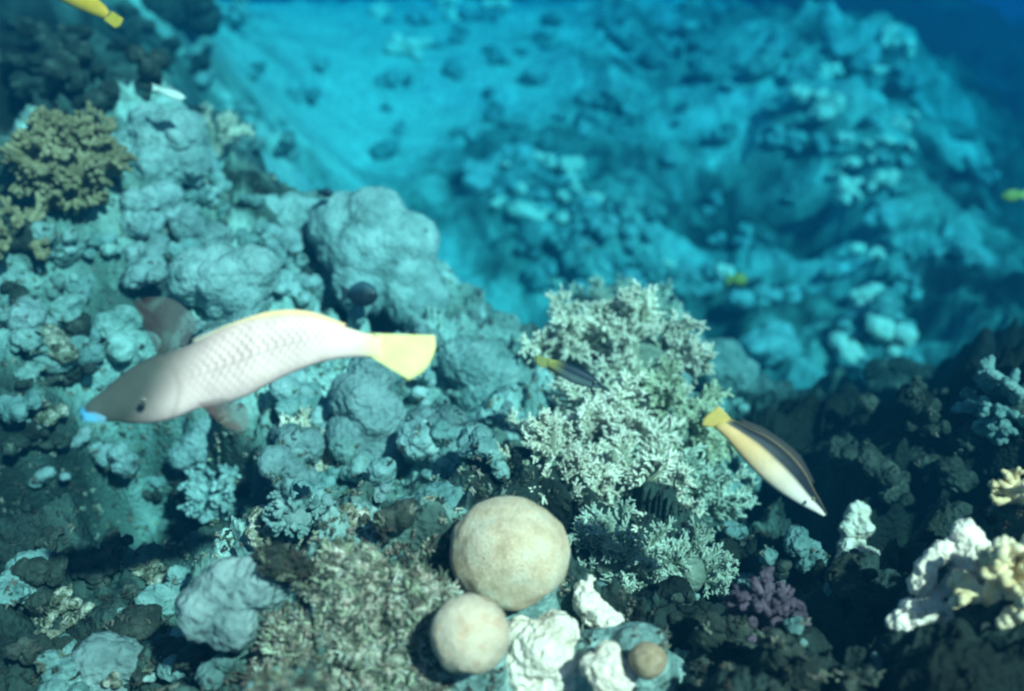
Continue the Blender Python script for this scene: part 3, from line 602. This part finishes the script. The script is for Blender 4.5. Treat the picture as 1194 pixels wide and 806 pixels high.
# ------------------------------------------------------------------ fish
def tint_mat(name, rough=.45, scales=0, spec=.18, sss=0):
    m, nt, b = nodes(name); L = nt.links.new
    a = nt.nodes.new('ShaderNodeVertexColor'); a.layer_name = 'tint'; src = a.outputs['Color']
    b.inputs['Roughness'].default_value = rough; b.inputs['Specular IOR Level'].default_value = spec
    tc = nt.nodes.new('ShaderNodeTexCoord')
    n = nt.nodes.new('ShaderNodeTexNoise'); n.inputs['Scale'].default_value = 60; n.inputs['Detail'].default_value = 4; L(tc.outputs['Object'], n.inputs['Vector'])
    r = ramp(nt, [(.3, (.86, .86, .86)), (.7, (1.05, 1.05, 1.05))]); L(n.outputs['Fac'], r.inputs['Fac'])
    mx = nt.nodes.new('ShaderNodeMix'); mx.data_type = 'RGBA'; mx.blend_type = 'MULTIPLY'; mx.inputs[0].default_value = 1
    L(src, mx.inputs[6]); L(r.outputs['Color'], mx.inputs[7]); L(mx.outputs[2], b.inputs['Base Color'])
    if scales:
        v = nt.nodes.new('ShaderNodeTexVoronoi'); v.inputs['Scale'].default_value = scales; v.inputs['Randomness'].default_value = .35; L(tc.outputs['Object'], v.inputs['Vector'])
        bp = nt.nodes.new('ShaderNodeBump'); bp.inputs['Strength'].default_value = .10; bp.inputs['Distance'].default_value = .001
        L(v.outputs['Distance'], bp.inputs['Height']); L(bp.outputs['Normal'], b.inputs['Normal'])
    return m
M['fish'] = tint_mat('fish_skin', .5, 150)
M['fin'] = tint_mat('fish_fin', .5)
M['clear_fin'] = tint_mat('clear_fish_fin', .5); M['clear_fin'].node_tree.nodes['Principled BSDF'].inputs['Alpha'].default_value = .32
M['eye'] = tint_mat('fish_eye', .2, 0, .6)
def catmull(P_, n):
    P_ = [np.array(p, float) for p in P_]; Q = [2 * P_[0] - P_[1]] + P_ + [2 * P_[-1] - P_[-2]]; out = []
    m = len(P_) - 1
    for j in range(n):
        t = j / (n - 1) * m; k = min(int(t), m - 1); f = t - k; a, b, c, d = Q[k:k + 4]
        out.append(.5 * ((2 * b) + (c - a) * f + (2 * a - 5 * b + 4 * c - d) * f * f + (3 * b - a - 3 * c + d) * f ** 3))
    return out
def fish_body(pairs, d, c0, colour, width=.42, slope=0, n=64, nr=28, parent=None, mat='fish', wprof=None):
    """pairs: (upper pixel, lower pixel) down the body; cross-sections are full ellipses"""
    U = catmull([p[0] for p in pairs], n); Lw = catmull([p[1] for p in pairs], n)
    V, C = [], []
    x0 = .5 * (U[0][0] + Lw[0][0]); x1 = .5 * (U[-1][0] + Lw[-1][0])
    for k in range(n):
        mid = (U[k] + Lw[k]) / 2; dd = d + slope * ((mid[0] - x0) / (x1 - x0) - .5)
        pu = ray(*U[k]) * (dd / ray(*U[k]).dot(FWD)); pl_ = ray(*Lw[k]) * (dd / ray(*Lw[k]).dot(FWD))
        c = (pu + pl_) / 2; h = (pu - pl_) / 2; t = k / (n - 1); hl = h.length
        w = width * hl * (wprof(t) if wprof else 1)
        ax = c.normalized() * -1
        for j in range(nr):
            a = 2 * math.pi * j / nr; ca, sa = math.cos(a), math.sin(a)
            V.append(c + h * ca + ax * w * math.copysign(abs(sa) ** .9, sa) - c0); C.append(colour(t, ca, sa))
    Fc = [(k * nr + j, k * nr + (j + 1) % nr, (k + 1) * nr + (j + 1) % nr, (k + 1) * nr + j) for k in range(n - 1) for j in range(nr)]
    Fc.append(tuple(range(nr))[::-1]); Fc.append(tuple((n - 1) * nr + j for j in range(nr)))
    return obj('body', mesh_np('body', [v[:] for v in V], Fc, np.clip(np.array(C), 0, 1)), M[mat], parent)
def fin(name, A, B, d, c0, colour, parent, th=.0016, lean=0.0, n=14, m=9, mat='fin'):
    """fin between two pixel polylines A (root) and B (edge); rays as ridges, thickness th, lean tips it towards the lens"""
    A = catmull(A, n); B = catmull(B, n); V, C = [], []
    for side in (1, -1):
        for k in range(n):
            for j in range(m):
                t = j / (m - 1); p = A[k] * (1 - t) + B[k] * t; dd = d - lean * t
                q_ = ray(*p) * (dd / ray(*p).dot(FWD)); ridge = .7 + .5 * (k % 2)
                V.append(q_ - FWD * side * th * .5 * ridge * (1 - .6 * t) - c0); C.append(colour(k / (n - 1), t, k % 2))
    S = n * m; Fc = []
    for k in range(n - 1):
        for j in range(m - 1):
            a, b, c, e = k * m + j, (k + 1) * m + j, (k + 1) * m + j + 1, k * m + j + 1
            Fc += [(a, b, c, e), (S + e, S + c, S + b, S + a)]
    rim = [k * m for k in range(n)] + [(n - 1) * m + j for j in range(1, m)] + [k * m + m - 1 for k in range(n - 2, -1, -1)] + [j for j in range(m - 2, 0, -1)]
    for a, b in zip(rim, rim[1:] + rim[:1]): Fc.append((b, a, S + a, S + b))
    return obj(name, mesh_np(name, [v[:] for v in V], Fc, np.clip(np.array(C), 0, 1)), M[mat], parent)
def mixc(a, b, t): t = min(1, max(0, t)); t = t * t * (3 - 2 * t); return tuple(x * (1 - t) + y * t for x, y in zip(a, b))

# --- the parrotfish
D1 = .92; c0 = at(290, 430, D1 / ray(290, 430).dot(FWD))
pf = thing('parrotfish', 'large pale parrotfish with yellow tail and grey green head swimming left over the reef', 'fish', c0)
pairs = [((93, 480), (94, 489)), ((104, 468), (108, 491)), ((120, 455), (130, 492)), ((140, 438), (155, 494)), ((162, 423), (182, 493)), ((190, 412), (206, 487)),
         ((222, 402), (228, 478)), ((252, 388), (256, 472)), ((284, 375), (286, 463)), ((316, 368), (318, 446)), ((346, 366), (348, 432)), ((374, 371), (376, 422)), ((402, 381), (402, 417)), ((424, 388), (426, 416)), ((444, 390), (444, 420))]
def pcol(t, ca, sa):
    head_, bod = (.075, .088, .078), (.86, .62, .57)
    c = mixc(head_, bod, (t - .25 - .10 * ca) / .24)
    c = mixc(c, (.86, .64, .58), (t - .45) * 2)
    c = mixc(c, (.80, .66, .34), (ca - .80) * 4 * min(1, max(0, (t - .5) * 5)))
    c = mixc(c, (.91, .82, .42), (t - .88) / .10)
    if .30 < t < .90:                                     # overlapping scales with dusky rear edges
        u = t * 44; v = math.asin(max(-1, min(1, ca))) * 5.2; row = math.floor(v); fu = (u + .5 * (row % 2)) % 1 - .5; fv = v - row - .5
        edge = max(0, min(1, (math.hypot(fu + .25, fv) - .42) * 5))
        c = mixc(c, (.36, .25, .24), edge * .75 * min(1, (t - .30) * 6, (.90 - t) * 6) * (.35 + .65 * max(0, 1 - abs(ca - .25) * .9)))
    g_ = abs(t - (.335 + .05 * (1 - ca * ca)))            # edge of the gill cover
    if g_ < .022: c = mixc(c, (.20, .15, .13), (1 - g_ / .022) * .4)
    if t < .035: c = (.05, .36, .60)
    elif t < .13 and ca < -.45: c = mixc((.10, .42, .62), c, (t - .03) / .07)
    return c
fish_body(pairs, D1, c0, pcol, .46, 0.0, 260, 72, pf, wprof=lambda t: 1.0 if t < .7 else max(.45, 1 - (t - .7) * 1.6))
yel = lambda k, t, r_: tuple(np.array((.92, .85, .36)) * (1 - .12 * r_) * (1 - .06 * t))
fin('tail_fin', [(434, 389), (438, 396), (440, 404), (438, 412), (434, 417)], [(507, 391), (508, 404), (504, 418), (494, 433), (477, 444)], D1, c0, yel, pf, .004, 0, 24, 12)
red = lambda k, t, r_: mixc((.07, .03, .03), (.13, .15, .14), k * 1.8 - .15 * r_)
fin('pectoral_fin', [(230, 470), (240, 468), (250, 466), (258, 464)], [(262, 497), (276, 503), (288, 498), (290, 474)], D1 - .035, c0, lambda k, t, r_: mixc((.17, .08, .07), (.26, .23, .21), k * .9 + .2 * r_), pf, .0018, .03, 28, 9, 'clear_fin')
fin('pectoral_fin', [(184, 414), (194, 410), (206, 406), (218, 402)], [(155, 352), (176, 346), (204, 350), (232, 374)], D1 + .03, c0, red, pf, .0018, -.04, 30, 9, 'clear_fin')
fin('dorsal_fin', [(226, 404), (270, 383), (316, 370), (360, 369), (400, 382)], [(224, 396), (270, 377), (316, 363), (360, 363), (404, 378)], D1, c0, lambda k, t, r_: mixc((.40, .36, .30), (.86, .60, .34), k * 2), pf, .003, 0, 40, 4)
0 and fin('anal_fin', [(322, 444), (345, 434), (368, 425), (392, 419)], [(326, 448), (348, 440), (370, 430), (396, 422)], D1, c0, lambda k, t, r_: (.80, .72, .55), pf, .003, 0, 24, 4)
def eye(px, py, d, rpx, c0, parent, ring=(.30, .42, .40)):
    Vb, Fb = ICO[3]; r = rpx * d / F; c = at(px, py, d / ray(px, py).dot(FWD)) - c0; ax = -ray(px, py)
    dots = Vb @ np.array(ax[:]); C = np.where(dots[:, None] > .8, np.array((.01, .01, .012)), np.array(ring))
    return obj('eye', mesh_np('eye', Vb * r, Fb, C), M['eye'], parent, c)
eye(167, 468, D1 - .0222, 4.6, c0, pf, (.20, .22, .17))
fin('beak', [(94, 481), (96, 484), (97, 487), (97, 490)], [(110, 481), (118, 484), (124, 488), (122, 492)], D1 - .008, c0, lambda k, t, r_: (.10, .40, .62) if t < .7 else (.14, .30, .40), pf, .008, .004, 10, 6)

# --- wrasses
def wrasse(label, pairs, d, colour, tailA, tailB, tailcol, eyepx, width, slope=0, dorsal=None, kind='wrasse', eyer=2.2):
    cx = sum(p[0][0] + p[1][0] for p in pairs) / (2 * len(pairs)); cy_ = sum(p[0][1] + p[1][1] for p in pairs) / (2 * len(pairs))
    c0 = at(cx, cy_, d / ray(cx, cy_).dot(FWD)); t = thing(kind, label, 'fish', c0)
    fish_body(pairs, d, c0, colour, width, slope, 56, 26, t)
    fin('tail_fin', tailA, tailB, d + .5 * slope * (0), c0, tailcol, t, .0025, 0, 14, 8)
    if dorsal: fin('dorsal_fin', dorsal[0], dorsal[1], d + .004, c0, dorsal[2], t, .002, -.004, 24, 4)
    if eyepx: eye(eyepx[0], eyepx[1], eyepx[2], eyer, c0, t, (.4, .35, .2))
    return t
def wcol(t, ca, sa):      # t: snout -> tail
    belly = mixc((.92, .76, .66), (.86, .50, .22), (t - .2) / .5)
    c = mixc(belly, (.010, .014, .022), (ca - .05) * 3.2)
    c = mixc(c, (.30, .20, .10), (ca - .86) * 6)
    return mixc(c, (.58, .38, .10), (t - .84) / .12)
wrasse('cream bellied wrasse with dark back and yellow tail diving right of the soft coral mound', [((965, 600), (960, 602)), ((959, 588), (950, 597)), ((950, 572), (932, 588)), ((938, 549), (906, 572)), ((920, 528), (882, 552)), ((898, 511), (862, 530)), ((874, 499), (847, 512)), ((856, 490), (836, 501)), ((848, 487), (832, 497))],
       1.05, wcol, [(852, 488), (846, 491), (840, 495), (834, 499)], [(838, 473), (830, 480), (822, 487), (818, 496)], lambda k, t, r_: tuple(np.array((.56, .38, .10)) * (1 - .12 * r_)), (948, 582, 1.036), .5, dorsal=([(946, 566), (924, 533), (890, 507), (862, 492)], [(950, 562), (930, 528), (894, 501), (864, 488)], lambda k, t, r_: (.04, .036, .036)))
def scol(t, ca, sa):
    c = mixc((.12, .14, .14), (.008, .016, .03), (ca + .25) * 3); return mixc(c, (.34, .27, .07), (t - .62) / .3)
wrasse('small dark wrasse with yellowish tail hovering in front of the upper soft coral fan', [((705, 454), (703, 454)), ((697, 443), (691, 452)), ((684, 433), (674, 449)), ((667, 425), (659, 442)), ((650, 420), (647, 433)), ((640, 419), (638, 427))],
       1.50, scol, [(644, 419), (642, 422), (640, 425), (639, 428)], [(624, 414), (624, 418), (625, 423), (629, 428)], lambda k, t, r_: (.30, .26, .08), (694, 446, 1.492), .5, eyer=1.6)
ycol = lambda t, ca, sa: mixc((.60, .32, .03), (.30, .22, .05), (-ca - .2) * 1.4)
wrasse('yellow fish cut off by the top left edge of the picture', [((60, -24), (56, -18)), ((76, -22), (64, -4)), ((94, -14), (80, 6)), ((110, -4), (98, 14)), ((122, 6), (114, 20)), ((128, 14), (122, 22))],
       1.75, ycol, [(130, 13), (128, 17), (125, 20), (121, 23)], [(144, 22), (142, 26), (140, 30), (134, 33)], lambda k, t, r_: (.52, .34, .04), None, .5, kind='reef_fish')
scl = lambda t, ca, sa: mixc((.80, .80, .70), (.22, .26, .26), (ca - .3) * 2)
wrasse('small silvery white fish over the dark upper left reef', [((216, 113), (216, 115)), ((208, 106), (207, 117)), ((198, 102), (197, 114)), ((189, 101), (188, 109)), ((184, 101), (184, 106))],
       2.1, scl, [(186, 101), (186, 103), (186, 104), (186, 106)], [(176, 97), (178, 100), (178, 103), (177, 106)], lambda k, t, r_: (.66, .68, .60), None, .5, kind='reef_fish')
dcol = lambda t, ca, sa: mixc((.012, .016, .022), (.04, .09, .12), ca)
wrasse('dark round damselfish sheltering beside the big boulder coral', [((441, 344), (441, 347)), ((436, 334), (435, 354)), ((424, 328), (424, 358)), ((412, 332), (412, 354)), ((405, 339), (405, 347))],
       1.93, dcol, [(407, 338), (406, 341), (406, 345), (407, 348)], [(396, 331), (398, 339), (398, 347), (396, 354)], lambda k, t, r_: (.02, .03, .035), (435, 341, 1.91), .45, kind='damselfish', eyer=1.5)
wrasse('tiny dark damselfish over the left reef crest', [((389, 224), (389, 226)), ((384, 219), (384, 231)), ((378, 219), (378, 230)), ((374, 222), (374, 227))],
       2.2, dcol, [(375, 222), (375, 224), (375, 225), (375, 227)], [(368, 218), (370, 222), (370, 227), (368, 231)], lambda k, t, r_: (.02, .03, .035), None, .45, kind='damselfish')
gcol = lambda t, ca, sa: (.26, .24, .04)
wrasse('small green yellow fish in the hazy channel', [((872, 325), (872, 327)), ((866, 319), (866, 333)), ((858, 319), (858, 332)), ((853, 323), (853, 329))],
       3.2, gcol, [(854, 323), (854, 325), (854, 327), (854, 329)], [(846, 318), (848, 323), (848, 329), (846, 334)], lambda k, t, r_: (.28, .26, .04), None, .45, kind='reef_fish')
wrasse('yellow green fish near the right edge in the deep blue', [((1168, 228), (1168, 230)), ((1175, 222), (1176, 235)), ((1184, 221), (1185, 234)), ((1191, 224), (1191, 230))],
       3.0, gcol, [(1190, 224), (1190, 226), (1190, 228), (1190, 230)], [(1199, 219), (1197, 224), (1197, 230), (1199, 235)], lambda k, t, r_: (.34, .32, .05), None, .45, kind='reef_fish')
